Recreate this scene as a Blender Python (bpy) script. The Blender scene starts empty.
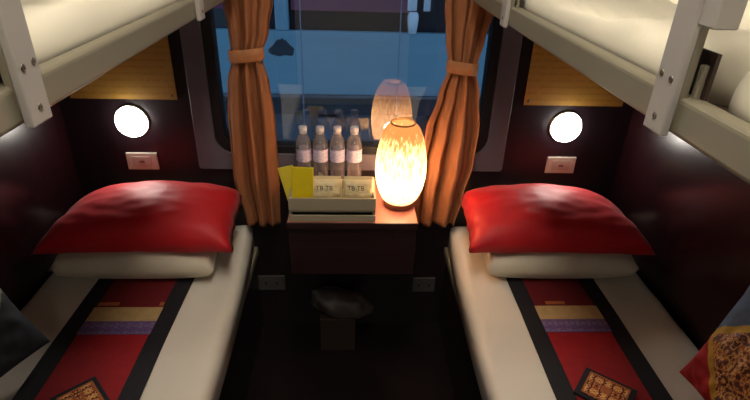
import bpy, bmesh, math, random
from mathutils import Vector, Matrix, noise
random.seed(7)
S = bpy.context.scene
COL = S.collection

# ---------------------------------------------------------------- camera
FPX = 516.67
pitch, yaw, roll = 0.4917, 0.0522, 0.0311
fwd = Vector((math.sin(yaw)*math.cos(pitch), math.cos(yaw)*math.cos(pitch), -math.sin(pitch)))
rt = Vector((math.cos(yaw), -math.sin(yaw), 0)); up = rt.cross(fwd)
r2 = rt*math.cos(roll)+up*math.sin(roll); u2 = -rt*math.sin(roll)+up*math.cos(roll)
cd = bpy.data.cameras.new('camera'); cam = bpy.data.objects.new('camera', cd); COL.objects.link(cam)
cd.sensor_width = 36; cd.lens = FPX/750*36; cd.clip_start = 0.02
M = Matrix((r2, u2, -fwd)).transposed().to_4x4(); M.translation = Vector((-0.0045, 0, 1.55))
cam.matrix_world = M
S.camera = cam
# ---------------------------------------------------------------- world (blue dusk), exposure, lights
w = bpy.data.worlds.new('dusk'); S.world = w; w.use_nodes = True
w.node_tree.nodes['Background'].inputs[0].default_value = (0.28, 0.50, 0.74, 1)
w.node_tree.nodes['Background'].inputs[1].default_value = 1.25
S.view_settings.view_transform = 'Standard'; S.view_settings.look = 'None'
S.view_settings.gamma = 1; S.view_settings.use_curve_mapping = False
S.view_settings.exposure = 0.0
CEIL_STRENGTH = 16.0; READ_STRENGTH = 45.0; BULB_WATT = 10.5; FILL_STRENGTH = 7.0

# ---------------------------------------------------------------- materials
def lin(c):
    return tuple((x/255/12.92 if x/255 <= .04045 else ((x/255+.055)/1.055)**2.4) for x in c)
def mat(name, rgb, rough=.6, metal=0., noise_amt=0., nscale=20., bump=0., bscale=200., spec=.5, sheen=0., stretch=(1,1,1)):
    m = bpy.data.materials.new(name); m.use_nodes = True
    nt = m.node_tree; b = nt.nodes['Principled BSDF']
    c = (*rgb, 1)
    b.inputs['Base Color'].default_value = c
    b.inputs['Roughness'].default_value = rough; b.inputs['Metallic'].default_value = metal
    b.inputs['Specular IOR Level'].default_value = spec
    if sheen: b.inputs['Sheen Weight'].default_value = sheen
    tc = nt.nodes.new('ShaderNodeTexCoord'); mp = nt.nodes.new('ShaderNodeMapping')
    mp.inputs['Scale'].default_value = stretch
    nt.links.new(tc.outputs['Object'], mp.inputs['Vector'])
    if noise_amt:
        n = nt.nodes.new('ShaderNodeTexNoise'); n.inputs['Scale'].default_value = nscale; n.inputs['Detail'].default_value = 4
        nt.links.new(mp.outputs[0], n.inputs['Vector'])
        r = nt.nodes.new('ShaderNodeValToRGB')
        r.color_ramp.elements[0].position = .3; r.color_ramp.elements[1].position = .7
        r.color_ramp.elements[0].color = (*[x*(1-noise_amt) for x in rgb], 1)
        r.color_ramp.elements[1].color = (*[min(1, x*(1+noise_amt)) for x in rgb], 1)
        nt.links.new(n.outputs['Fac'], r.inputs[0]); nt.links.new(r.outputs[0], b.inputs['Base Color'])
    if bump:
        n = nt.nodes.new('ShaderNodeTexNoise'); n.inputs['Scale'].default_value = bscale; n.inputs['Detail'].default_value = 3
        nt.links.new(mp.outputs[0], n.inputs['Vector'])
        bp = nt.nodes.new('ShaderNodeBump'); bp.inputs['Strength'].default_value = bump; bp.inputs['Distance'].default_value = .004
        nt.links.new(n.outputs['Fac'], bp.inputs['Height']); nt.links.new(bp.outputs[0], b.inputs['Normal'])
    return m
def emit(name, rgb, s):
    m = bpy.data.materials.new(name); m.use_nodes = True; b = m.node_tree.nodes['Principled BSDF']
    b.inputs['Base Color'].default_value = (*rgb, 1); b.inputs['Emission Color'].default_value = (*rgb, 1)
    b.inputs['Emission Strength'].default_value = s
    return m
def clear(name, tint=(1,1,1), ior=1.5, rough=.02, gain=1.0, milk=0.):
    m = bpy.data.materials.new(name); m.use_nodes = True; nt = m.node_tree
    nt.nodes.remove(nt.nodes['Principled BSDF']); out = nt.nodes['Material Output']
    t = nt.nodes.new('ShaderNodeBsdfTransparent'); t.inputs[0].default_value = (*tint, 1)
    g = nt.nodes.new('ShaderNodeBsdfGlossy'); g.inputs['Roughness'].default_value = rough
    f = nt.nodes.new('ShaderNodeFresnel'); f.inputs['IOR'].default_value = ior
    mu = nt.nodes.new('ShaderNodeMath'); mu.operation = 'MULTIPLY'; mu.inputs[1].default_value = gain; mu.use_clamp = True
    x = nt.nodes.new('ShaderNodeMixShader')
    nt.links.new(f.outputs[0], mu.inputs[0]); nt.links.new(mu.outputs[0], x.inputs[0])
    nt.links.new(t.outputs[0], x.inputs[1]); nt.links.new(g.outputs[0], x.inputs[2]); last = x
    if milk:
        d = nt.nodes.new('ShaderNodeBsdfDiffuse'); d.inputs[0].default_value = (.85, .84, .9, 1)
        tl = nt.nodes.new('ShaderNodeBsdfTranslucent'); tl.inputs[0].default_value = (.85, .84, .9, 1)
        dm = nt.nodes.new('ShaderNodeMixShader'); y = nt.nodes.new('ShaderNodeMixShader'); y.inputs[0].default_value = milk
        nt.links.new(d.outputs[0], dm.inputs[1]); nt.links.new(tl.outputs[0], dm.inputs[2])
        nt.links.new(x.outputs[0], y.inputs[1]); nt.links.new(dm.outputs[0], y.inputs[2]); last = y
    nt.links.new(last.outputs[0], out.inputs[0])
    return m
MT = dict(
    wall=mat('dark_wine_laminate', lin((32,10,16)), .26, noise_amt=.35, nscale=6, stretch=(6,6,.5)),
    wall_end=mat('dark_brown_laminate', lin((30,18,25)), .4, noise_amt=.25, nscale=6, stretch=(4,1,.5)),
    floor=mat('black_brown_floor', lin((24,16,18)), .35, noise_amt=.4, nscale=4, bump=.1, bscale=60),
    ceil=mat('cream_ceiling', lin((210,200,180)), .6),
    outside=mat('train_outer_skin', lin((70,80,95)), .5),
    frame=mat('grey_plastic_frame', lin((104,100,112)), .5, noise_amt=.05),
    gasket=mat('black_rubber', lin((14,16,22)), .6),
    berth=mat('taupe_painted_steel', lin((130,124,106)), .45, noise_amt=.04, nscale=8),
    plate=mat('pale_grey_plate', lin((174,170,166)), .45, noise_amt=.03, nscale=8),
    screw=mat('dull_steel', lin((130,122,110)), .35, metal=.9),
    hole=mat('dark_recess', lin((20,18,18)), .8),
    board=mat('berth_board', lin((60,44,36)), .6),
    sheet=mat('cream_sheet', lin((240,234,214)), .8, noise_amt=.03, nscale=5, bump=.25, bscale=14, sheen=.2),
    sheet2=mat('white_sheet', lin((226,218,206)), .8, noise_amt=.03, nscale=5, bump=.3, bscale=10, sheen=.2),
    white_pillow=mat('ivory_pillowcase', lin((214,204,184)), .8, noise_amt=.03, bump=.3, bscale=16, sheen=.2),
    red_satin=mat('red_satin', lin((196,12,28)), .58, noise_amt=.05, nscale=8, bump=.15, bscale=14, sheen=.1),
    red=mat('red_cloth', lin((158,14,26)), .8, noise_amt=.1, nscale=60, bump=.2, bscale=300),
    maroon=mat('maroon_cloth', lin((112,12,22)), .8, noise_amt=.1, nscale=60, bump=.2, bscale=300),
    navy=mat('navy_cloth', lin((20,18,26)), .8, noise_amt=.15, nscale=60),
    tan=mat('tan_cloth', lin((190,160,110)), .8, noise_amt=.1, nscale=60),
    gold=mat('gold_thread', lin((180,98,50)), .6, noise_amt=.3, nscale=200),
    curtain=mat('amber_curtain_cloth', lin((154,98,62)), .75, noise_amt=.12, nscale=60, bump=.2, bscale=200, stretch=(1,1,.3)),
    tieband=mat('amber_tieback_cloth', lin((176,116,74)), .7, noise_amt=.1, nscale=80),
    wood=mat('dark_reddish_table_wood', lin((40,18,20)), .45, noise_amt=.3, nscale=8, stretch=(1,6,6)),
    top=mat('rose_brown_tabletop', lin((176,112,100)), .28, noise_amt=.1, nscale=8),
    edge=mat('cream_edge_strip', lin((206,194,168)), .4),
    tray=mat('cream_painted_tray', lin((160,150,128)), .5),
    yellow=mat('yellow_paper', lin((232,208,20)), .5, noise_amt=.05),
    yellow2=mat('pale_yellow_paper', lin((222,206,60)), .5, noise_amt=.05),
    packet=mat('cream_packet_paper', lin((222,206,160)), .45, noise_amt=.06, bump=.3, bscale=60),
    ink=mat('dark_ink', lin((70,60,50)), .6),
    label=mat('pale_lavender_label', lin((196,192,222)), .5, noise_amt=.15, nscale=90),
    cap=mat('white_bottle_cap', lin((214,212,222)), .4),
    lampbase=mat('dark_wood_lamp_base', lin((110,62,44)), .5),
    bamboo=mat('bamboo_rim', lin((170,120,70)), .5),
    poster=None, socket_low=mat('dimmed_socket_plate', lin((74,70,72)), .5), socket=mat('cream_switch_plate', lin((206,196,184)), .4),  # low socket plate: darker copy, the aisle's dimness put into its colour
    socket_in=mat('cream_switch_insert', lin((190,180,168)), .35),
    bag=mat('grey_plastic_bag', lin((64,58,56)), .5, bump=.5, bscale=20),
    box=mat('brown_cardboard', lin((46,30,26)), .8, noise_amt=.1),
    blue=mat('blue_train_paint', lin((112,148,168)), .5, noise_amt=.07, nscale=3, stretch=(.4,1,3)),
    bluedark=mat('dark_train_skirt', lin((34,40,52)), .6, noise_amt=.3, nscale=5),
    grey=mat('grey_underframe', lin((84,88,100)), .6, noise_amt=.3, nscale=8),
    trainwin=mat('dark_train_window', lin((20,22,34)), .25, noise_amt=.2, nscale=3),
    maroonwin=mat('maroon_blind', lin((110,50,80)), .8, noise_amt=.2, nscale=3),
    streak_paint=mat('pale_streak_paint', lin((96,122,150)), .6),
    palething=mat('pale_item', lin((220,225,235)), .6),
    ballast=mat('dark_ballast', lin((30,32,38)), .9, noise_amt=.4, nscale=30),
    steelblue=mat('slate_blue_cloth', lin((78,98,128)), .8, noise_amt=.1, nscale=80),
    teal=mat('dark_teal_cloth', lin((36,46,58)), .8, noise_amt=.1, nscale=80),
    mustard=mat('mustard_cloth', lin((190,150,50)), .8, noise_amt=.1, nscale=80),
    sage=mat('pale_sage_cloth', lin((150,160,120)), .8, noise_amt=.1, nscale=80),
    lamp_ring=mat('white_lamp_bezel', lin((225,222,215)), .4),
    read=emit('reading_lamp_light', (1, .93, .84), READ_STRENGTH),
    ceil_light=emit('ceiling_lamp_light', (1, .89, .73), CEIL_STRENGTH),
    fill_glow=emit('corridor_fill_glow', (1, .88, .74), FILL_STRENGTH),
    bulb=emit('warm_bulb', (1, .74, .46), 12),
    pane=clear('window_glass', (.93, .95, .96), 2.0, .01),
    plastic=clear('clear_plastic', (.99, .99, 1), 1.45, .06, 1.5, .2),
)
def striped(name, a, b_, scale, axis=2, rough=.5, th=.72):
    """rows of tiny unreadable print on a flat sheet"""
    m = mat(name, a, rough); nt = m.node_tree; b = nt.nodes['Principled BSDF']
    tc = nt.nodes.new('ShaderNodeTexCoord'); wv = nt.nodes.new('ShaderNodeTexWave')
    wv.bands_direction = 'XYZ'[axis]; wv.inputs['Scale'].default_value = scale
    no = nt.nodes.new('ShaderNodeTexNoise'); no.inputs['Scale'].default_value = 70
    mu = nt.nodes.new('ShaderNodeMath'); mu.operation = 'MULTIPLY'
    gt = nt.nodes.new('ShaderNodeMath'); gt.operation = 'GREATER_THAN'; gt.inputs[1].default_value = th*.55
    mx = nt.nodes.new('ShaderNodeMixRGB'); mx.inputs[1].default_value = (*a, 1); mx.inputs[2].default_value = (*b_, 1)
    nt.links.new(tc.outputs['Object'], wv.inputs['Vector']); nt.links.new(tc.outputs['Object'], no.inputs['Vector'])
    nt.links.new(wv.outputs['Fac'], mu.inputs[0]); nt.links.new(no.outputs['Fac'], mu.inputs[1])
    nt.links.new(mu.outputs[0], gt.inputs[0]); nt.links.new(gt.outputs[0], mx.inputs[0]); nt.links.new(mx.outputs[0], b.inputs['Base Color'])
    return m
MT['poster'] = striped('yellow_notice_sheet', lin((184,144,64)), lin((172,132,56)), 14)
def ornate(name, a, b_, c_, scale):
    """folk embroidery: two-colour interlocking motif"""
    m = mat(name, a, .6); nt = m.node_tree; b = nt.nodes['Principled BSDF']
    tc = nt.nodes.new('ShaderNodeTexCoord')
    def vm(op, src, val=None):
        n = nt.nodes.new('ShaderNodeVectorMath'); n.operation = op; nt.links.new(src, n.inputs[0])
        if val is not None: n.inputs[1].default_value = (val,)*3
        return n.outputs[0]
    p = vm('ABSOLUTE', vm('SUBTRACT', vm('FRACTION', vm('ADD', vm('MULTIPLY', tc.outputs['Object'], scale), .5)), .5))
    no = nt.nodes.new('ShaderNodeTexNoise'); no.inputs['Scale'].default_value = 5.5; no.inputs['Detail'].default_value = 1
    nt.links.new(p, no.inputs['Vector'])
    r = nt.nodes.new('ShaderNodeValToRGB'); r.color_ramp.interpolation = 'CONSTANT'
    e = r.color_ramp.elements; e[0].color = (*c_, 1); e[1].position = .41; e[1].color = (*a, 1)
    k = e.new(.50); k.color = (*b_, 1); k = e.new(.57); k.color = (*a, 1); k = e.new(.64); k.color = (*c_, 1)
    nt.links.new(no.outputs['Fac'], r.inputs[0]); nt.links.new(r.outputs[0], b.inputs['Base Color'])
    return m
MT['orn'] = ornate('orange_folk_motif', lin((206,112,48)), lin((236,196,120)), lin((90,24,16)), 22)
MT['orn2'] = ornate('brown_folk_motif', lin((160,92,50)), lin((222,180,110)), lin((80,36,24)), 14)
MT['purple'] = ornate('purple_woven_band', lin((112,92,140)), lin((150,130,170)), lin((96,70,128)), 30)
MT['label'] = ornate('lavender_bottle_label', lin((196,192,224)), lin((214,212,236)), lin((180,174,212)), 26)
# woven shade: translucent strips with fine open gaps
def shade_mat():
    m = bpy.data.materials.new('woven_bamboo_shade'); m.use_nodes = True; nt = m.node_tree
    nt.nodes.remove(nt.nodes['Principled BSDF']); out = nt.nodes['Material Output']
    tc = nt.nodes.new('ShaderNodeTexCoord'); mp = nt.nodes.new('ShaderNodeMapping'); mp.inputs['Scale'].default_value = (1,1,.12)
    no = nt.nodes.new('ShaderNodeTexNoise'); no.inputs['Scale'].default_value = 210; no.inputs['Detail'].default_value = 2
    nt.links.new(tc.outputs['Object'], mp.inputs[0]); nt.links.new(mp.outputs[0], no.inputs['Vector'])
    r = nt.nodes.new('ShaderNodeValToRGB'); r.color_ramp.elements[0].position = .38; r.color_ramp.elements[1].position = .62
    r.color_ramp.elements[0].color = (.5,.25,.10,1); r.color_ramp.elements[1].color = (.95,.76,.52,1)
    nt.links.new(no.outputs['Fac'], r.inputs[0])
    tl = nt.nodes.new('ShaderNodeBsdfTranslucent'); df = nt.nodes.new('ShaderNodeBsdfDiffuse'); tp = nt.nodes.new('ShaderNodeBsdfTransparent')
    nt.links.new(r.outputs[0], tl.inputs[0]); nt.links.new(r.outputs[0], df.inputs[0])
    a = nt.nodes.new('ShaderNodeMixShader'); a.inputs[0].default_value = .45
    nt.links.new(tl.outputs[0], a.inputs[1]); nt.links.new(df.outputs[0], a.inputs[2])
    gt = nt.nodes.new('ShaderNodeMapRange'); gt.inputs[1].default_value = .55; gt.inputs[2].default_value = .7; gt.inputs[3].default_value = .12; gt.inputs[4].default_value = .45
    nt.links.new(no.outputs['Fac'], gt.inputs[0])
    b = nt.nodes.new('ShaderNodeMixShader'); nt.links.new(gt.outputs[0], b.inputs[0])
    nt.links.new(a.outputs[0], b.inputs[1]); nt.links.new(tp.outputs[0], b.inputs[2])
    # closely woven brown collar whose loose fibre ends run down over the paler body
    sx = nt.nodes.new('ShaderNodeSeparateXYZ'); nt.links.new(tc.outputs['Object'], sx.inputs[0])
    m2 = nt.nodes.new('ShaderNodeMapping'); m2.inputs['Scale'].default_value = (1,1,.10); nt.links.new(tc.outputs['Object'], m2.inputs[0])
    n2 = nt.nodes.new('ShaderNodeTexNoise'); n2.inputs['Scale'].default_value = 130; n2.inputs['Detail'].default_value = 2; nt.links.new(m2.outputs[0], n2.inputs['Vector'])
    ma = nt.nodes.new('ShaderNodeMath'); ma.operation = 'MULTIPLY_ADD'; ma.inputs[1].default_value = .16
    nt.links.new(n2.outputs['Fac'], ma.inputs[0]); nt.links.new(sx.outputs['Z'], ma.inputs[2])
    mr = nt.nodes.new('ShaderNodeMapRange'); mr.inputs[1].default_value = .300; mr.inputs[2].default_value = .335; nt.links.new(ma.outputs[0], mr.inputs[0])
    t3 = nt.nodes.new('ShaderNodeBsdfTranslucent'); t3.inputs[0].default_value = (.34,.17,.07,1)
    d3 = nt.nodes.new('ShaderNodeBsdfDiffuse'); d3.inputs[0].default_value = (.42,.24,.12,1)
    c3 = nt.nodes.new('ShaderNodeMixShader'); c3.inputs[0].default_value = .55
    nt.links.new(t3.outputs[0], c3.inputs[1]); nt.links.new(d3.outputs[0], c3.inputs[2])
    f3 = nt.nodes.new('ShaderNodeMixShader'); nt.links.new(mr.outputs[0], f3.inputs[0])
    nt.links.new(b.outputs[0], f3.inputs[1]); nt.links.new(c3.outputs[0], f3.inputs[2]); nt.links.new(f3.outputs[0], out.inputs[0])
    return m
MT['shade'] = shade_mat()

# ---------------------------------------------------------------- helpers
def obj(name, bm, m, parent=None, smooth=False, bevel=0., seg=2, loc=None):
    me = bpy.data.meshes.new(name)
    bmesh.ops.recalc_face_normals(bm, faces=bm.faces)
    bm.to_mesh(me); bm.free()
    for mm in (m if isinstance(m, (list, tuple)) else [m]): me.materials.append(MT[mm] if isinstance(mm, str) else mm)
    o = bpy.data.objects.new(name, me); COL.objects.link(o)
    if smooth:
        for p in me.polygons: p.use_smooth = True
    if bevel:
        b = o.modifiers.new('bevel', 'BEVEL'); b.width = bevel; b.segments = seg; b.limit_method = 'ANGLE'
    if parent: o.parent = parent; 
    if parent and parent.get('_at'):
        a = parent['_at']; o.location = (-a[0], -a[1], -a[2])
    return o
def tag(o, label=None, cat=None, group=None, kind=None):
    if label: o['label'] = label
    if cat: o['category'] = cat
    if group: o['group'] = group
    if kind: o['kind'] = kind
    return o
def thing(name, loc, label=None, cat=None, group=None, kind=None, local=True):
    """Empty at the base; with local=False parts are modelled in world coordinates"""
    o = bpy.data.objects.new(name, None); COL.objects.link(o); o.location = loc; o.empty_display_size = .05
    if not local: ORIG[o.name] = Vector(loc)
    return tag(o, label, cat, group, kind)
ORIG = {}
def part(name, bm, m, parent, **k):
    o = obj(name, bm, m, None, **k)
    o.parent = parent
    # world-modelled parts: shift by the root's origin
    r = parent
    if r.name in ORIG: o.location = -ORIG[r.name]
    return o
def box(bm, x0, x1, y0, y1, z0, z1, mi=0):
    v = [bm.verts.new((x, y, z)) for x in (x0, x1) for y in (y0, y1) for z in (z0, z1)]
    for f in ((0,1,3,2),(4,6,7,5),(0,4,5,1),(2,3,7,6),(0,2,6,4),(1,5,7,3)):
        fc = bm.faces.new([v[i] for i in f]); fc.material_index = mi
    return v
def nb(*a): 
    bm = bmesh.new(); box(bm, *a); return bm
def lathe(bm, prof, n=32, c=(0,0,0), capb=True, capt=True, mi=0):
    rings = []
    for r, z in prof:
        rings.append([bm.verts.new((c[0]+r*math.cos(2*math.pi*i/n), c[1]+r*math.sin(2*math.pi*i/n), c[2]+z)) for i in range(n)])
    for a, b in zip(rings, rings[1:]):
        for i in range(n):
            f = bm.faces.new((a[i], a[(i+1) % n], b[(i+1) % n], b[i])); f.material_index = mi
    if capb: bm.faces.new(rings[0][::-1])
    if capt: bm.faces.new(rings[-1])
    return rings
def disc_y(bm, cx, cz, prof, n=40):
    """lathe about a -Y axis: prof = (radius, y)"""
    rings = [[bm.verts.new((cx+r*math.cos(2*math.pi*i/n), y, cz+r*math.sin(2*math.pi*i/n))) for i in range(n)] for r, y in prof]
    for a, b in zip(rings, rings[1:]):
        for i in range(n): bm.faces.new((a[i], a[(i+1) % n], b[(i+1) % n], b[i]))
    bm.faces.new(rings[-1]); bm.faces.new(rings[0][::-1])
def rrect(x0, x1, z0, z1, r, n=8):
    p = []
    for cx, cz, a in ((x1-r, z1-r, 0), (x0+r, z1-r, 90), (x0+r, z0+r, 180), (x1-r, z0+r, 270)):
        for i in range(n+1):
            t = math.radians(a+90*i/n); p.append((cx+r*math.cos(t), cz+r*math.sin(t)))
    return p
def ring_y(bm, outer, inner, y0, y1):
    """rounded rectangular ring extruded between y0 (front) and y1"""
    L = []
    for pts in (outer, inner):
        for y in (y0, y1): L.append([bm.verts.new((x, y, z)) for x, z in pts])
    of, ob, inf, ib = L; n = len(outer)
    for i in range(n):
        j = (i+1) % n
        bm.faces.new((of[i], of[j], inf[j], inf[i])); bm.faces.new((ob[i], ib[i], ib[j], ob[j]))
        bm.faces.new((of[i], ob[i], ob[j], of[j])); bm.faces.new((inf[i], inf[j], ib[j], ib[i]))
def fbm(x, y, z, s): return noise.noise(Vector((x*s, y*s, z*s)))

# ---------------------------------------------------------------- room shell
D = 1.7435; W = 1.0; YB = -0.35; HC = 2.4; MTOP = 0.515
def struct(name, bm, m, **k): return tag(obj(name, bm, m, **k), kind='structure')
struct('floor', nb(-W-.05, W+.05, YB-.05, D+.09, -.05, 0), 'floor')
struct('ceiling', nb(-W-.05, W+.05, YB-.05, D+.09, HC, HC+.05), 'ceil')
struct('wall_left', nb(-W-.05, -W, YB-.05, D+.09, 0, HC), 'wall')
struct('wall_right', nb(W, W+.05, YB-.05, D+.09, 0, HC), 'wall')
bm = bmesh.new(); box(bm, -W, -.42, YB-.05, YB, 0, HC); box(bm, .42, W, YB-.05, YB, 0, HC); box(bm, -.42, .42, YB-.05, YB, 2.05, HC)
struct('wall_front', bm, 'wall')
dr = thing('door_1', (-.45, YB-.02, 0), kind='structure', local=False)      # sliding door, pushed aside
part('door_leaf', nb(-.995, -.43, YB+.004, YB+.034, 0, 2.05), 'wall_end', dr)
part('door_handle', nb(-.49, -.475, YB+.034, YB+.06, .95, 1.12), 'screw', dr, bevel=.004)
bm = bmesh.new(); box(bm, -.42, .42, YB-.05, YB, 2.05, HC); struct('trim_1', bm, 'wall')
CY = YB-.95
struct('wall_corridor', nb(-1.6, 1.6, CY-.05, CY, 0, HC), 'ceil')
bm = bmesh.new(); box(bm, -1.6, 1.6, CY-.05, YB-.05, HC, HC+.05); struct('ceiling_corridor', bm, 'ceil')
struct('floor_corridor', nb(-1.6, 1.6, CY-.05, YB-.05, -.05, 0), 'floor')
bm = bmesh.new(); box(bm, -1.65, -1.6, CY-.05, YB-.05, 0, HC); struct('wall_corridor_left', bm, 'ceil')
bm = bmesh.new(); box(bm, 1.6, 1.65, CY-.05, YB-.05, 0, HC); struct('wall_corridor_right', bm, 'ceil')
bm = bmesh.new(); box(bm, -1.6, -W-.05, YB-.05, YB, 0, HC); box(bm, W+.05, 1.6, YB-.05, YB, 0, HC); struct('wall_corridor_inner', bm, 'ceil')
# end wall with the window hole
bm = bmesh.new()
X0, X1, Z0, Z1 = -.50, .50, .79, 1.86
box(bm, -W, X0, D, D+.09, 0, HC); box(bm, X1, W, D, D+.09, 0, HC); box(bm, X0, X1, D, D+.09, 0, Z0); box(bm, X0, X1, D, D+.09, Z1, HC)
struct('wall_window_end', bm, 'wall_end')
wn = thing('window_1', (0, D, Z0), kind='structure', local=False)
bm = bmesh.new(); ring_y(bm, rrect(-.556, .556, .745, 1.92, .012), rrect(-.488, .488, .808, 1.85, .07), D-.014, D+.005)
part('window_frame', bm, 'frame', wn, bevel=.003)
bm = bmesh.new(); ring_y(bm, rrect(-.492, .492, .804, 1.854, .07), rrect(-.455, .455, .838, 1.82, .06), D-.008, D+.05)
part('window_gasket', bm, 'gasket', wn, bevel=.004)
part('window_pane', nb(-.47, .47, D+.026, D+.030, .82, 1.83), 'pane', wn)

# ---------------------------------------------------------------- outside: the blue carriage on the next track
tr = thing('railway_carriage', (0, 4.0, -1.0), 'blue railway carriage standing on the next track beyond the window', 'train', local=False)
bm = bmesh.new()
box(bm, -4, 4, 4.0, 4.3, .34, .828)           # waist panel
box(bm, -4, 4, 4.0, 4.3, 1.62, 2.3)
for a, b in ((-4, -1.75), (-.575, -.475), (.70, .80), (1.95, 2.1), (3.2, 4)): box(bm, a, b, 4.0, 4.3, .828, 1.62)
part('body_side', bm, 'blue', tr, bevel=.01)
for i, (a, b) in enumerate(((-1.75, -.575), (-.475, .70), (.80, 1.95), (2.1, 3.2))):
    wi = part('carriage_window', nb(a, b, 4.05, 4.07, .828, 1.62), 'trainwin', tr)
    bm = nb(a+.02, b-.25, 4.03, 4.045, .97, 1.62); o = obj('window_blind', bm, 'maroonwin'); o.parent = wi; o.location = (0, 0, 0)
bm = bmesh.new(); box(bm, -4, 4, 4.02, 4.3, .175, .34); part('skirt', bm, 'bluedark', tr)
part('floor_sill', nb(-4, 4, 3.98, 4.02, .325, .345), 'grey', tr)
bm = bmesh.new()
box(bm, -4, 4, 4.1, 4.3, -.1, .175)
for x in (-1.6, -1.0, -.28, .35, .62, 1.3): box(bm, x, x+.16, 4.0, 4.12, -.3, .15)
part('underframe', bm, 'grey', tr, bevel=.01)
bm = bmesh.new(); box(bm, -4, 4, 4.15, 4.4, -1.6, -.1); part('bogie_side', bm, 'bluedark', tr)
# irregular dark patch lying just proud of the waist panel
bm = bmesh.new()
n = 22
vs = [bm.verts.new((-.535+(.085+.02*fbm(i, 3, 1, .9))*math.cos(t)*(1-.45*math.sin(t)), 3.997, .70+(.070+.03*fbm(i, 7, 2, .8))*math.sin(t))) for i, t in enumerate([2*math.pi*k/n for k in range(n)])]
vb = [bm.verts.new((v.co.x, 4.004, v.co.z)) for v in vs]
bm.faces.new(vs)
for i in range(n): bm.faces.new((vs[i], vs[(i+1) % n], vb[(i+1) % n], vb[i]))
part('dark_patch', bm, 'bluedark', tr)
tag(obj('pale_cup', (lambda b: (lathe(b, [(.03, 0), (.042, .1), (.04, .13), (.03, .15)], 20, (.445, 4.0, .828)), b)[1])(bmesh.new()), 'palething', smooth=True),
    'small pale cup on the far carriage window ledge', 'cup')
fc = thing('pale_window_curtain', (.5, 4.02, .95), 'pale striped curtain behind the far carriage window', 'curtain', local=False)
bm = bmesh.new(); N = 24
for k, (a, b) in enumerate(((.40, .47), (.52, .57))):
    vv = [[bm.verts.new((a+(b-a)*i/N, 4.015+.006*math.sin(i*1.3), z)) for i in range(N+1)] for z in (.985, 1.62)]
    for i in range(N): bm.faces.new((vv[0][i], vv[0][i+1], vv[1][i+1], vv[1][i]))
part('hanging_cloth', bm, 'palething', fc, smooth=True)
for x in (-.33, .30):  # added rods standing in for vertical reflection streaks on the glass
    bm = bmesh.new(); lathe(bm, [(.004, 0), (.004, 2.1)], 10, (x, 3.4, -.1)); lathe(bm, [(.015, 0), (.015, .3)], 10, (x, 3.4, -1.6)); lathe(bm, [(.007, 0), (.007, 1.3)], 10, (x, 3.4, -1.35))
    tag(obj('streak_rod', bm, 'streak_paint', smooth=False), ('left' if x < 0 else 'right')+' of the two thin rods added outside the window as reflection streaks', 'streak', 'rods added as reflection streaks')
struct('ground', nb(-6, 6, D+.2, 9, -1.65, -1.6), 'ballast')

# ---------------------------------------------------------------- lower berths
def mattress_mesh(x0, x1, y0, y1, z0, z1, nx=26, ny=60, r=.03, wr=.004, seed=0, wrink=None, cut=None):
    """soft rounded slab with gentle rumples"""
    bm = bmesh.new()
    def H(x, y):
        dx = min(x-x0, x1-x); dy = min(y-y0, y1-y); d = max(0, min(dx, dy))
        e = min(1, d/r); e = math.sqrt(max(0, 1-(1-e)**2))
        h = z1-r*(1-e)
        h += wr*e*(fbm(x, y, seed, 9)+.5*fbm(x, y, seed+5, 22))
        if wrink: h += wrink(x, y)*min(1, e*1.3)
        return h
    xs = [x0+(x1-x0)*(.5-.5*math.cos(math.pi*i/nx)) for i in range(nx+1)]
    ys = [y0+(y1-y0)*i/ny for i in range(ny+1)]
    ys = sorted(set(ys+[y0+r*.15, y0+r*.5, y1-r*.5, y1-r*.15]))
    K = (lambda x, y: x) if cut is None else cut
    g = [[bm.verts.new((K(x, y), y, H(x, y))) for y in ys] for x in xs]
    for i in range(len(xs)-1):
        for j in range(len(ys)-1): bm.faces.new((g[i][j], g[i+1][j], g[i+1][j+1], g[i][j+1]))
    loop = [g[i][0] for i in range(len(xs))]+[g[-1][j] for j in range(1, len(ys))]+[g[i][-1] for i in range(len(xs)-2, -1, -1)]+[g[0][j] for j in range(len(ys)-2, 0, -1)]
    low = [bm.verts.new((v.co.x, v.co.y, z0)) for v in loop]
    for i in range(len(loop)):
        j = (i+1) % len(loop); bm.faces.new((loop[i], low[i], low[j], loop[j]))
    bm.faces.new(low)
    return bm
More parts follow.
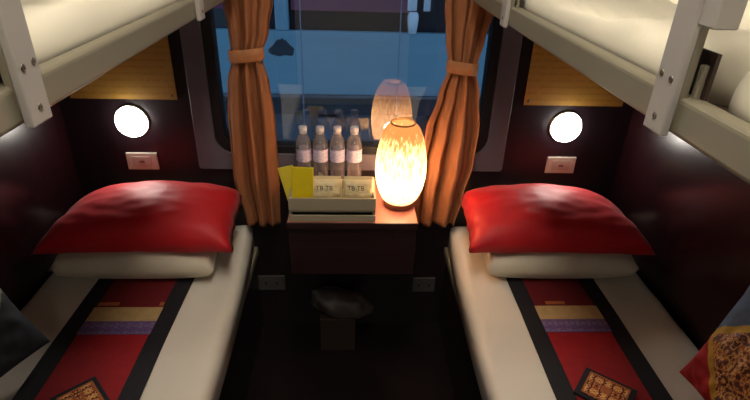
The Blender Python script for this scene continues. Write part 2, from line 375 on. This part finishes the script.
def runner(s):
    """woven bed runner: strips and panels are parts"""
    side = 'left' if s < 0 else 'right'
    t = thing('bed_runner', (s*.655, .7, MTOP), 'red woven bed runner with black borders on the %s lower bunk' % side, 'bed runner', 'woven bed runners', local=False)
    def strip(a, b, y0, y1, z, th=.002):
        bm = bmesh.new(); n = 40; pts = []
        for j in range(n+1):
            y = y0+(y1-y0)*j/n
            w = .004*math.sin(y*5+s) + (.012*(1.38-y) if s > 0 else -.012*(1.38-y))*.5
            zz = z+.0015*fbm(0, y, s, 8)
            pts.append([bm.verts.new((x+w, y, q)) for x in (a, b) for q in (zz, zz+th)])
        for p, q in zip(pts, pts[1:]):
            bm.faces.new((p[1], q[1], q[3], p[3])); bm.faces.new((p[0], p[2], q[2], q[0]))
            bm.faces.new((p[0], q[0], q[1], p[1])); bm.faces.new((p[2], p[3], q[3], q[2]))
        bm.faces.new((pts[0][0], pts[0][1], pts[0][3], pts[0][2])); bm.faces.new((pts[-1][0], pts[-1][2], pts[-1][3], pts[-1][1]))
        return bm
    a, b = (-.808, -.508) if s < 0 else (.508, .802)
    if s > 0: pass
    z = MTOP+.004
    part('center_panel', strip(a+.045, b-.045, .12, 1.232, z), 'red', t)
    part('head_panel', strip(a+.045, b-.045, 1.232, 1.46, z), 'maroon', t)
    part('border', strip(a, a+.052, .12, 1.46, z+.001), 'navy', t)
    part('border', strip(b-.052, b, .12, 1.46, z+.001), 'navy', t)
    part('tan_band', strip(a+.05, b-.05, 1.165, 1.230, z+.0025), 'tan', t)
    part('patterned_band', strip(a+.05, b-.05, 1.115, 1.168, z+.003), 'purple', t)
    if s < 0:
        part('gold_motif', strip(a+.055, a+.115, 1.238, 1.252, z+.003), 'gold', t); part('gold_motif', strip(b-.065, b-.053, 1.238, 1.252, z+.003), 'gold', t)
    else: part('gold_motif', strip(a+.09, a+.15, 1.238, 1.252, z+.003), 'gold', t)
def lower(s):
    side = 'left' if s < 0 else 'right'
    t = thing('lower_bunk', (s*.68, .8, 0), 'dark lower bunk base along the %s wall' % side, 'bunk bed', 'lower bunk bases', local=False)
    a, b = sorted((s*.385, s*.995))
    part('base_panel', nb(a, b, -.15, D-.002, 0, .37), 'wall_end', t)
    a, b = sorted((s*.372, s*.995))
    part('bed_frame', nb(a, b, -.17, D-.002, .37, .405), 'berth', t, bevel=.006)
    a, b = sorted((s*.358, s*.992))
    m = obj('mattress', mattress_mesh(a, b, -.16, D-.006, .406, MTOP, seed=s*3, wr=.005, r=.03,
        cut=lambda x, y: x+s*.030*max(0, (y-1.0)/.74)**2.5*(1-(abs(x)-.358)/.634)), 'sheet2', smooth=True)
    tag(m, 'white sheeted mattress on the %s lower bunk' % side, 'mattress', 'lower bunk mattresses')
    runner(s)
for s in (-1, 1): lower(s)

# ---------------------------------------------------------------- pillows and cushions
def pillow_bm(c00, c10, c01, c11, T, n=28, pw=.42, pinch=.04, seed=0, down=.5, mats=None, flange=0., rnd=0., lump=.10):
    """c00..c11: corners (bottom-inner, bottom-outer, top-inner, top-outer) of the seam plane; puffed both sides"""
    c00, c10, c01, c11 = map(Vector, (c00, c10, c01, c11))
    nrm = (c10-c00).cross(c01-c00).normalized()
    if nrm.z < -.1: nrm = -nrm
    bm = bmesh.new(); top = []; bot = []
    cen = (c00+c10+c01+c11)/4
    for i in range(n+1):
        u = i/n; ra = []; rb = []
        for j in range(n+1):
            v = j/n
            us = u
            if rnd and v > 1-rnd: us = .5+(u-.5)*(1-rnd*.55*(1-math.sqrt(max(0, 1-((v-1+rnd)/rnd)**2))))
            p = c00*(1-us)*(1-v)+c10*us*(1-v)+c01*(1-us)*v+c11*us*v
            # concave edges leave pointed corners
            eu = 4*u*(1-u); ev = 4*v*(1-v); du = 2*abs(u-.5); dv = 2*abs(v-.5)
            p = p+(cen-p)*pinch*((eu*dv**3+ev*du**3))*1.6
            f = max(0, (1-max(0, du-flange*0)**2.2)*(1-dv**2.2))**pw
            if flange:
                g = min(1, min(u, 1-u, v, 1-v)/flange); f *= min(1, g)**.7
            h = T*f
            wv = lump*T*(fbm(u, v, seed, 5)+.6*fbm(u, v, seed+9, 11))*min(1, f*2)
            if rnd: p = p+(c10-c00)*.010*max(du, dv)**6*noise.noise(Vector((u*9, v*9, seed+2)))+(c01-c00)*.02*max(du, dv)**6*noise.noise(Vector((u*7, v*7, seed+6)))
            ra.append(p+nrm*(h*(1-down)+wv)); rb.append(p-nrm*(h*down))
        top.append(ra); bot.append(rb)
    tv = [[bm.verts.new(p) for p in r] for r in top]
    bv = [[tv[i][j] if i in (0, n) or j in (0, n) else bm.verts.new(bot[i][j]) for j in range(n+1)] for i in range(n+1)]
    for i in range(n):
        for j in range(n):
            f = bm.faces.new((tv[i][j], tv[i+1][j], tv[i+1][j+1], tv[i][j+1]))
            if mats: f.material_index = mats((i+.5)/n, (j+.5)/n)
            f = bm.faces.new((bv[i][j], bv[i][j+1], bv[i+1][j+1], bv[i+1][j]))
            if mats: f.material_index = mats((i+.5)/n, (j+.5)/n)
    return bm
for s in (-1, 1):
    side = 'left' if s < 0 else 'right'
    P = lambda x, y, z: (s*x, y, z)
    bm = pillow_bm(P(.436, 1.338, .574), P(.940, 1.338, .574), P(.46, 1.68, .574), P(.950, 1.68, .574), .108, pw=.20, pinch=.0, seed=3+s, down=.5, lump=.05)
    o = obj('white_pillow', bm, 'white_pillow', smooth=True)
    tag(o, 'ivory pillow lying under the red pillow on the %s lower bunk' % side, 'pillow', 'ivory pillows')
    bm = pillow_bm(P(.372, 1.352, .636), P(.985, 1.352, .628), P(.376, 1.65, .690), P(.90, 1.65, .680), .128, pw=.40, pinch=.03, seed=4, down=.10, n=40, rnd=.28, lump=.035)
    o = obj('red_pillow', bm, 'red_satin', smooth=True)
    tag(o, 'glossy red pillow with pointed corners at the head of the %s lower bunk' % side, 'pillow', 'red pillows')

def cushion(name, A, u, v, label, cols, T=.10):
    """A: corner resting on the bed; u, v: edge vectors; diamond centre with four corner triangles"""
    A, u, v = Vector(A), Vector(u), Vector(v)
    t = thing(name, tuple(A), label, 'cushion', 'patchwork cushions', local=False)
    def q(a, b): return A+u*a+v*b
    n = 72
    bm = pillow_bm(q(0, 0), q(1, 0), q(0, 1), q(1, 1), T, n=n, pw=.6, pinch=.05, seed=5)
    # split the faces into patches
    cen = A+(u+v)*.5; nrm = u.cross(v).normalized()
    patches = {k: [] for k in range(6)}
    uu, vv = u.length_squared, v.length_squared
    for f in bm.faces:
        c = f.calc_center_median()-A
        Gm = u.dot(v); det = uu*vv-Gm*Gm
        a = (c.dot(u)*vv-c.dot(v)*Gm)/det; b = (c.dot(v)*uu-c.dot(u)*Gm)/det
        k = 4 if abs(a-.5)+abs(b-.5) < .46 else (0 if a < .5 and b < .5 else 1 if b < .5 else 2 if a < .5 else 3)
        if k == 4 and abs(a-.5)+abs(b-.5) < .38 : k = 5
        patches[k].append([v_.co.copy() for v_ in f.verts])
    names = ['corner_patch', 'corner_patch', 'corner_patch', 'corner_patch', 'center_panel', 'patterned_panel']
    for k in range(6):
        b2 = bmesh.new(); cache = {}
        for vs in patches[k]:
            l = []
            for co in vs:
                key = tuple(round(x, 6) for x in co)
                if key not in cache: cache[key] = b2.verts.new(co)
                l.append(cache[key])
            if len(set(l)) >= 3:
                try: b2.faces.new(l)
                except ValueError: pass
        part(names[k], b2, cols[k], t, smooth=True)
cushion('patchwork_cushion', (.853, .945, .54), (.01, -.31, .0), (.115, .03, .275),
        'blue and red patchwork cushion with mustard centre leaning on the right wall', ['red', 'steelblue', 'steelblue', 'red', 'mustard', 'orn2'])
cushion('patchwork_cushion', (-.79, 1.05, .56), (-.12, -.39, -.005), (-.23, .14, .26),
        'dark teal patchwork cushion with pale centre leaning on the left wall', ['teal', 'red', 'box', 'teal', 'sage', 'sage'])

def booklet(x, y, rz, label):
    t = thing('patterned_booklet', (x, y, MTOP+.008), label, 'booklet', 'folk patterned booklets'); t.rotation_euler.z = rz
    part('cover', nb(-.064, .064, -.052, .052, 0, .010), 'navy', t, bevel=.002)
    part('patterned_panel', nb(-.05, .05, -.041, .041, .010, .0115), 'orn', t)
    bm = bmesh.new()
    for a, b, c, d in ((-.05, .05, .037, .041), (-.05, .05, -.041, -.037), (-.05, -.046, -.041, .041), (.046, .05, -.041, .041), (-.012, .012, -.012, .012)): box(bm, a, b, c, d, .0115, .0122)
    part('border_line', bm, 'gold', t)
booklet(.636, .892, math.radians(-39), 'orange patterned booklet lying on the right bed runner')
booklet(-.638, .875, math.radians(-48), 'orange patterned booklet lying on the left bed runner')

# ---------------------------------------------------------------- upper berths
ZB, ZT = 1.352, 1.394
def upper(s):
    side = 'left' if s < 0 else 'right'
    t = thing('upper_bunk', (s*.68, .8, ZB), 'taupe steel upper bunk frame fixed to the %s wall' % side, 'bunk bed', 'upper bunk frames', local=False)
    def B(x0, x1, *r):
        a, b = sorted((s*x0, s*x1)); return nb(a, b, *r)
    part('side_rail', B(.349, .374, -.15, 1.635, ZB, ZT), 'berth', t, bevel=.006, seg=3)
    part('base_board', B(.374, .995, -.15, 1.635, ZB+.004, ZB+.02), 'board', t)
    for y in (.548, 1.225):
        pl = part('guard_plate', B(.338, .3475, y-.020, y+.019, ZB-.003, 1.62), 'plate', t, bevel=.002)
        gp = part('guard_post', B(.3475, .357, y-.019, y+.012, ZT-.03, 1.62), 'berth', t, bevel=.002)
        part('gap_shade_plate', B(.3665, .371, y-.030, y+.02, ZT-.012, ZT+.048), 'board', t)  # added dark plate standing in for the shadowed gap beside the post
        part('guard_sleeve', B(.342, .368, y-.045, y-.0175, 1.468, 1.62), 'plate', t, bevel=.002)
        part('clamp', B(.359, .366, y-.026, y-.018, ZT-.01, ZT+.036), 'berth', t, bevel=.002)
        for dy, z in ((-.010, 1.411), (.010, 1.413), (.000, 1.367)):
            bm = bmesh.new()
            r = [[bm.verts.new((s*xx, y+dy+rr*math.cos(k*math.pi/8), z+rr*math.sin(k*math.pi/8))) for k in range(16)] for rr, xx in ((.0040, .3378), (.0037, .3370), (.0026, .3366), (.0012, .3370), (.0008, .3376))]
            for a, b in zip(r, r[1:]):
                for k in range(16): bm.faces.new((a[k], a[(k+1) % 16], b[(k+1) % 16], b[k]))
            bm.faces.new(r[-1])
            o = obj('screw', bm, 'screw', smooth=True); o.parent = pl
    part('guard_bar', B(.340, .360, .50, 1.26, 1.62, 1.645), 'plate', t, bevel=.006)
    def wr(x, y):
        X = abs(x); h = 0
        if s > 0:
            # long soft folds running diagonally
            for (cx, cy, ang, L, wd, hh) in ((.425, .86, -.10, .16, .012, .014), (.455, .76, -.25, .18, .014, .018), (.42, .68, -.35, .09, .010, .014), (.50, .92, -.30, .25, .020, .020), (.41, 1.0, -.08, .14, .009, .010), (.56, .70, -.4, .25, .022, .020), (.45, .42, .3, .12, .014, .012), (.398, .86, -.06, .16, .006, -.016), (.425, .70, -.22, .09, .006, -.016), (.455, .98, -.22, .14, .009, -.016), (.47, .76, -.3, .14, .008, -.016), (.40, .44, .12, .09, .007, -.014)):
                dx, dy = X-cx, y-cy; p = dx*math.sin(ang)+dy*math.cos(ang); q = dx*math.cos(ang)-dy*math.sin(ang)
                h += hh*math.exp(-(q/wd)**2-(p/L)**2)
        else:
            for (cx, cy, ang, L, wd, hh) in ((.385, .80, -.1, .10, .012, .007), (.44, 1.0, .3, .35, .03, .008), (.39, .86, .2, .04, .01, .006)):
                dx, dy = X-cx, y-cy; p = dx*math.sin(ang)+dy*math.cos(ang); q = dx*math.cos(ang)-dy*math.sin(ang)
                h += hh*math.exp(-(q/wd)**2-(p/L)**2)
        return h
    a, b = sorted((s*.380, s*.985))
    o = obj('mattress', mattress_mesh(a, b, -.14, 1.62, ZB+.021, 1.447, nx=60, ny=120, seed=20+s, wr=.006, r=.045, wrink=wr,
        cut=lambda x, y: x+s*.060*math.exp(-((y-.555)/.034)**2)*max(0, 1-(abs(x)-.38)/.14)), 'sheet', smooth=True)
    tag(o, 'cream sheeted mattress on the %s upper bunk' % side, 'mattress', 'upper bunk mattresses')
for s in (-1, 1): upper(s)

# ---------------------------------------------------------------- end wall fittings
for s in (-1, 1):
    side = 'left' if s < 0 else 'right'
    t = thing('reading_lamp', (s*.765, D, .922), 'lit round white reading lamp above the %s red pillow' % side, 'lamp', 'reading lamps', local=False)
    bm = bmesh.new(); disc_y(bm, s*.765, .922, [(.057, D), (.057, D-.008), (.056, D-.012), (.055, D-.012)]); part('bezel', bm, 'lamp_ring', t, smooth=False)
    bm = bmesh.new(); disc_y(bm, s*.765, .922, [(.055, D-.0122), (.052, D-.020), (.038, D-.026), (.018, D-.029), (.004, D-.030)]); part('glowing_lens', bm, 'read', t, smooth=True)
    cx = s*.765+(.008 if s < 0 else .012); z = .771
    t = thing('wall_switch', (cx, D, z), 'cream switch plate on the end wall under the %s reading lamp' % side, 'switch', 'switch plates under the reading lamps', local=False)
    part('plate', nb(cx-.055, cx+.055, D-.008, D, z-.033, z+.033), 'socket', t, bevel=.003)
    part('insert', nb(cx-.034, cx+.034, D-.0095, D-.008, z-.019, z+.019), 'socket_in', t, bevel=.001)
    part('rocker', nb(cx-.009, cx+.009, D-.012, D-.0095, z-.004, z+.004), 'screw', t)
    a, b = sorted((s*.60, s*.955))
    t = thing('notice_sheet', (s*.775, D, 1.0), 'yellow notice sheet above the %s reading lamp' % side, 'notice', 'yellow notices', local=False)
    part('sheet', nb(a, b, D-.004, D, 1.0, 1.235), 'poster', t)
    c = s*.615
    bm = bmesh.new(); disc_y(bm, c, 1.014, [(.005, D-.004), (.004, D-.007), (.001, D-.008)], 12); part('fixing_pin', bm, 'screw', t)
for x, w_, z, lab in ((-.332, .112, .225, 'left'), (.303, .094, .214, 'right')):
    t = thing('floor_socket', (x, D, z), 'dim cream wall socket low on the end wall %s of the table' % lab, 'socket', 'low wall sockets', local=False)
    part('plate', nb(x-w_/2, x+w_/2, D-.008, D, z-.036, z+.036), 'socket_low', t, bevel=.003)
    for k in (-.022, .022):
        bm = bmesh.new(); disc_y(bm, x+k, z, [(.005, D-.008), (.005, D-.0088)], 10); part('socket_hole', bm, 'hole', t)

# ---------------------------------------------------------------- table and what stands on it
ZTB = .71
t = thing('window_table', (0, 1.58, 0), 'dark wooden table fixed under the window between the bunks', 'table', local=False)
part('tabletop', nb(-.207, .209, 1.412, D-.015, ZTB-.018, ZTB), 'top', t, bevel=.002)
part('edge_strip', nb(-.208, .210, 1.406, 1.412, ZTB-.019, ZTB+.0005), 'wood', t)
part('front_panel', nb(-.205, .207, 1.425, 1.443, .50, ZTB-.018), 'wood', t, bevel=.002)
for s in (-1, 1):
    a, b = sorted((s*.19, s*.205)); part('side_panel', nb(a, b, 1.443, D-.02, .50, ZTB-.018), 'wood', t)
# tray
x0, x1, y0, y1 = -.200, .073, 1.418, 1.585
t = thing('tray', (-.065, 1.5, ZTB), 'cream wooden tray holding tea packets on the window table', 'tray', local=False)
part('tray_bottom', nb(x0+.004, x1-.004, y0+.006, y1, ZTB+.032, ZTB+.038), 'tray', t)
part('front_board', nb(x0, x1, y0, y0+.008, ZTB+.040, ZTB+.083), 'tray', t, bevel=.0015)
part('lower_board', nb(x0, x1, y0, y0+.008, ZTB+.0005, ZTB+.022), 'tray', t, bevel=.0015)
part('slot_back', nb(x0+.008, x1-.008, y0+.03, y0+.034, ZTB+.0005, ZTB+.032), 'hole', t)
part('side_board', nb(x0, x0+.008, y0+.008, y1, ZTB+.0005, ZTB+.08), 'tray', t, bevel=.0015)
part('side_board', nb(x1-.008, x1, y0+.008, y1, ZTB+.0005, ZTB+.08), 'tray', t, bevel=.0015)
part('back_board', nb(x0+.008, x1-.008, y1-.008, y1, ZTB+.038, ZTB+.07), 'tray', t)
ZI = ZTB+.039
def envelope(x, y, w_, h, th, tilt, lean, m, label):
    t = thing('yellow_packet', (x, y, ZI), label, 'packet', 'yellow packets in the tray')
    t.rotation_euler = (lean, tilt, 0)
    part('paper', nb(-w_/2, w_/2, -th/2, th/2, 0, h), m, t, bevel=.0015)
    b2 = bmesh.new(); v = [b2.verts.new(p) for p in ((-w_/2, -th/2-.0006, h), (w_/2, -th/2-.0006, h), (0, -th/2-.0012, h*.72))]; b2.faces.new(v)
    part('flap', b2, m, t)
envelope(-.160, 1.462, .066, .126, .010, math.radians(2), math.radians(-4), 'yellow', 'taller upright bright yellow packet at the left end of the tray')
envelope(-.186, 1.492, .050, .118, .006, math.radians(-14), math.radians(-4), 'yellow2', 'pale yellow packet tilted left behind the upright yellow packet')
def text_mesh(txt, size, name, m, parent, loc, rot):
    cu = bpy.data.curves.new('t', 'FONT'); cu.body = txt; cu.size = size; cu.align_x = 'CENTER'; cu.extrude = .0003
    o = bpy.data.objects.new('t', cu); COL.objects.link(o)
    bpy.context.view_layer.update()
    me = bpy.data.meshes.new_from_object(o.evaluated_get(bpy.context.evaluated_depsgraph_get()))
    bpy.data.objects.remove(o); me.materials.clear(); me.materials.append(MT[m])
    q = bpy.data.objects.new(name, me); COL.objects.link(q); q.parent = parent; q.location = loc; q.rotation_euler = rot
    return q
def tea_packet(x, y, label, w_=.098, h=.066, flap=False):
    t = thing('tea_packet', (x, y, ZI+.018), label, 'packet', 'cream tea packets in the tray'); t.rotation_euler = (math.radians(-22), 0, 0)
    bm = pillow_bm((-w_/2, 0, 0), (w_/2, 0, 0), (-w_/2, 0, h), (w_/2, 0, h), .030, n=20, pw=.5, pinch=.02, seed=x*50)
    part('wrapper', bm, 'packet', t, smooth=True)
    bm = nb(-w_/2+.004, w_/2-.004, -.001, .001, h-.002, h+.009)
    part('crimped_edge', bm, 'packet', t)
    text_mesh('TB TB', .021, 'printed_letters', 'ink', t, (-.008, -.0165, h*.46), (math.radians(90), 0, 0))
    if flap:
        b2 = bmesh.new(); v = [b2.verts.new(p) for p in ((-.03, .004, h+.004), (-.004, .004, h+.004), (-.026, .0, h+.024))]; b2.faces.new(v)
        b2.faces.new([b2.verts.new((p.co.x, p.co.y+.001, p.co.z)) for p in v][::-1])
        part('torn_corner', b2, 'tray', t)
tea_packet(-.082, 1.462, 'cream tea packet with a raised torn corner beside the yellow packets', flap=True)
tea_packet(.018, 1.462, 'cream tea packet at the lamp end of the tray')
# bottles
def bottle(x, y, label):
    t = thing('water_bottle', (x, y, ZTB+.0005), label, 'bottle', 'clear water bottles behind the tray')
    bm = bmesh.new()
    prof = [(.020, 0), (.0255, .004), (.0265, .02), (.0262, .05)]
    for k in range(4): prof += [(.0265, .055+k*.012), (.0250, .061+k*.012)]
    prof += [(.0265, .104), (.0268, .108), (.0268, .15), (.0262, .158), (.023, .172), (.016, .188), (.0118, .196), (.0115, .208)]
    lathe(bm, prof, 28); part('bottle_body', bm, 'plastic', t, smooth=True)
    bm = bmesh.new(); lathe(bm, [(.0274, .098), (.0274, .143)], 28, capb=False, capt=False); part('bottle_label', bm, 'label', t, smooth=True)
    bm = bmesh.new(); lathe(bm, [(.0135, .204), (.0145, .205), (.0142, .220), (.012, .222)], 24); part('bottle_cap', bm, 'cap', t, smooth=True)
    bm = bmesh.new(); lathe(bm, [(.0138, .198), (.0138, .2015)], 24); part('neck_ring', bm, 'cap', t, smooth=True)
for x, l in ((-.172, 'clear water bottle behind the yellow packets, leftmost of four'), (-.113, 'second clear water bottle from the left, behind the tray'),
             (-.054, 'third clear water bottle from the left, behind the tray'), (.005, 'clear water bottle nearest the glowing table lamp')):
    bottle(x, 1.683, l)
# table lamp
LX, LY = .157, 1.535
t = thing('table_lamp', (LX, LY, ZTB), 'glowing barrel shaped woven bamboo lamp on the window table', 'lamp')
bm = bmesh.new(); lathe(bm, [(.050, .0005), (.052, .003), (.052, .018), (.048, .024)], 40); part('lamp_base', bm, 'lampbase', t, smooth=True)
prof = [(.050, .022), (.060, .034), (.071, .058), (.079, .088), (.083, .12), (.083, .15), (.080, .185), (.074, .218), (.067, .245), (.057, .270), (.047, .284), (.038, .291)]
# smooth the profile
pp = []
for i in range(len(prof)-1):
    for k in range(4): 
        tt = k/4; p0 = prof[max(i-1, 0)]; p1 = prof[i]; p2 = prof[i+1]; p3 = prof[min(i+2, len(prof)-1)]
        pp.append(tuple(.5*(2*p1[d]+(p2[d]-p0[d])*tt+(2*p0[d]-5*p1[d]+4*p2[d]-p3[d])*tt*tt+(3*p1[d]-p0[d]-3*p2[d]+p3[d])*tt**3) for d in (0, 1)))
pp.append(prof[-1])
bm = bmesh.new(); lathe(bm, pp, 64, capb=False, capt=False); part('lamp_shade', bm, 'shade', t, smooth=True)
bm = bmesh.new(); lathe(bm, [(.0365, .289), (.0395, .289), (.0395, .2945), (.0365, .2945), (.0365, .289)], 48, capb=False, capt=False); part('shade_rim', bm, 'bamboo', t)
bm = bmesh.new(); lathe(bm, [(.014, .024), (.014, .046)], 20); part('bulb_holder', bm, 'lampbase', t)
bm = bmesh.new(); lathe(bm, [(.012, .045), (.022, .062), (.025, .075), (.022, .088), (.012, .097), (.003, .100)], 24); part('bulb', bm, 'bulb', t, smooth=True)
bm = bmesh.new()
ld = bpy.data.lights.new('lamp_glow', 'POINT'); ld.energy = BULB_WATT; ld.color = (1, .73, .47); ld.shadow_soft_size = .03
lo = bpy.data.objects.new('lamp_glow', ld); COL.objects.link(lo); lo.parent = t; lo.location = (0, 0, .095)

# ---------------------------------------------------------------- curtains
def curtain(keys, yc, nf, label, tie_z, seed, outer=1):
    """keys: (z, x_left, x_right, fold depth)"""
    t = thing('window_curtain', ((keys[0][1]+keys[0][2])/2, yc, keys[0][0]), label, 'curtain', 'tied curtains at the window', local=False)
    def at(z):
        for a, b in zip(keys, keys[1:]):
            if a[0] <= z <= b[0]:
                k = (z-a[0])/(b[0]-a[0]); k = k*k*(3-2*k); return [a[i]+(b[i]-a[i])*k for i in range(4)]
        return keys[-1]
    bm = bmesh.new(); NU, NV = 140, 90; g = []
    for j in range(NV+1):
        z = keys[0][0]+(keys[-1][0]-keys[0][0])*j/NV
        _, a, b, d = at(z); row = []
        for i in range(NU+1):
            u = i/NU; ph = nf*2*math.pi*u+1.2*fbm(u, z*.6, seed, 3.0)+seed
            y = yc+d*(math.sin(ph)+.25*math.sin(2.3*ph+1+2*z))*(.8+.5*fbm(u*3, z*.7, seed, 1))
            x = a+(b-a)*(u+.012*math.cos(ph))
            row.append(bm.verts.new((x, y, z)))
        g.append(row)
    for j in range(NV):
        for i in range(NU): bm.faces.new((g[j][i], g[j][i+1], g[j+1][i+1], g[j+1][i]))
    o = part('curtain_cloth', bm, 'curtain', t, smooth=True)
    so = o.modifiers.new('thick', 'SOLIDIFY'); so.thickness = .0015
    _, a, b, d = at(tie_z)
    bm = bmesh.new(); n = 40; cx, rx, ry = (a+b)/2, (b-a)/2+.004, .024; R = []
    for dz, e in ((-.020, .0), (-.017, .003), (.017, .003), (.020, 0.)):
        R.append([bm.verts.new((cx+(rx+e)*math.cos(q)*(1 if 1 else 1), yc+(ry+e)*math.sin(q), tie_z+dz+.006*math.cos(q)*outer)) for q in [2*math.pi*k/n for k in range(n)]])
    for p, q in zip(R, R[1:]):
        for k in range(n): bm.faces.new((p[k], p[(k+1) % n], q[(k+1) % n], q[k]))
    part('tieback', bm, 'tieband', t, smooth=True)
curtain([(.545, -.395, -.268, .020), (.74, -.425, -.262, .024), (.95, -.422, -.262, .024), (1.07, -.412, -.272, .020), (1.165, -.388, -.290, .014), (1.25, -.392, -.262, .020), (1.34, -.402, -.243, .024), (1.72, -.47, -.21, .022)],
        1.672, 3.2, 'amber curtain tied back at the left side of the window', 1.172, 1.3, 1)
curtain([(.548, .225, .385, .020), (.66, .222, .405, .024), (.80, .228, .432, .025), (.93, .250, .436, .023), (1.05, .282, .420, .019), (1.145, .308, .400, .012), (1.24, .292, .415, .015), (1.34, .280, .436, .018), (1.72, .235, .48, .022)],
        1.672, 3.0, 'amber curtain tied back at the right side of the window behind the lamp', 1.145, 4.1, -1)
bm = bmesh.new(); 
n = 14
rr = [[bm.verts.new((x, 1.672+.009*math.cos(2*math.pi*k/n), 1.745+.009*math.sin(2*math.pi*k/n))) for k in range(n)] for x in (-.60, .60)]
for k in range(n): bm.faces.new((rr[0][k], rr[0][(k+1) % n], rr[1][(k+1) % n], rr[1][k]))
bm.faces.new(rr[0]); bm.faces.new(rr[1][::-1])
for x in (-.58, .58): box(bm, x-.006, x+.006, 1.675, D, 1.735, 1.755)
tag(obj('curtain_rod', bm, 'screw'), 'slim metal rod carrying both curtains above the window', 'curtain rod')

# ---------------------------------------------------------------- under the table
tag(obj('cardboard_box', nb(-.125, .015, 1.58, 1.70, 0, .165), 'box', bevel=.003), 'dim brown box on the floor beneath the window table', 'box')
bm = bmesh.new(); N = 30; g = []
for i in range(N+1):
    row = []
    for j in range(N//2+1):
        a = 2*math.pi*i/N; b = math.pi*j/(N//2)
        d = Vector((math.cos(a)*math.sin(b), math.sin(a)*math.sin(b), math.cos(b)))
        k = 1+.22*fbm(d.x, d.y, d.z, 2.1)+.08*fbm(d.x, d.y, d.z, 6)
        row.append((-.04+d.x*.125*k, 1.635+d.y*.062*k, max(.1655, .20+d.z*.060*k-.10*(d.x)*.35)))
    g.append(row)
vg = [[bm.verts.new(p) for p in row] for row in g[:-1]]
for i in range(N):
    for j in range(N//2):
        a, b = vg[i], vg[(i+1) % N]; bm.faces.new((a[j], a[j+1], b[j+1], b[j]))
bmesh.ops.remove_doubles(bm, verts=bm.verts, dist=1e-4)
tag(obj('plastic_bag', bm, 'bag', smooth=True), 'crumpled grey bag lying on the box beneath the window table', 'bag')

# ---------------------------------------------------------------- ceiling lamp, added corridor fill light
t = thing('corridor_fill', (0, CY, 1.55), 'unseen rectangular fill light added in the corridor facing the open door', 'lamp', local=False)  # unseen glowing panel added for frontal light reaching under the bunks
part('lamp_housing', nb(-.32, .32, CY, CY+.03, 1.42, 1.78), 'lamp_ring', t, bevel=.004)  # backing of the added fill light, no real lamp
part('lamp_diffuser', nb(-.30, .30, CY+.03, CY+.04, 1.44, 1.76), 'fill_glow', t, bevel=.003)  # glowing face of the added fill light
t = thing('ceiling_light', (0, .55, HC), 'long cream ceiling lamp over the aisle between the bunks', 'lamp', local=False)
part('lamp_housing', nb(-.15, .15, -.12, 1.12, HC-.03, HC), 'lamp_ring', t, bevel=.004)
part('lamp_diffuser', nb(-.13, .13, -.10, 1.10, HC-.04, HC-.03), 'ceil_light', t, bevel=.004)
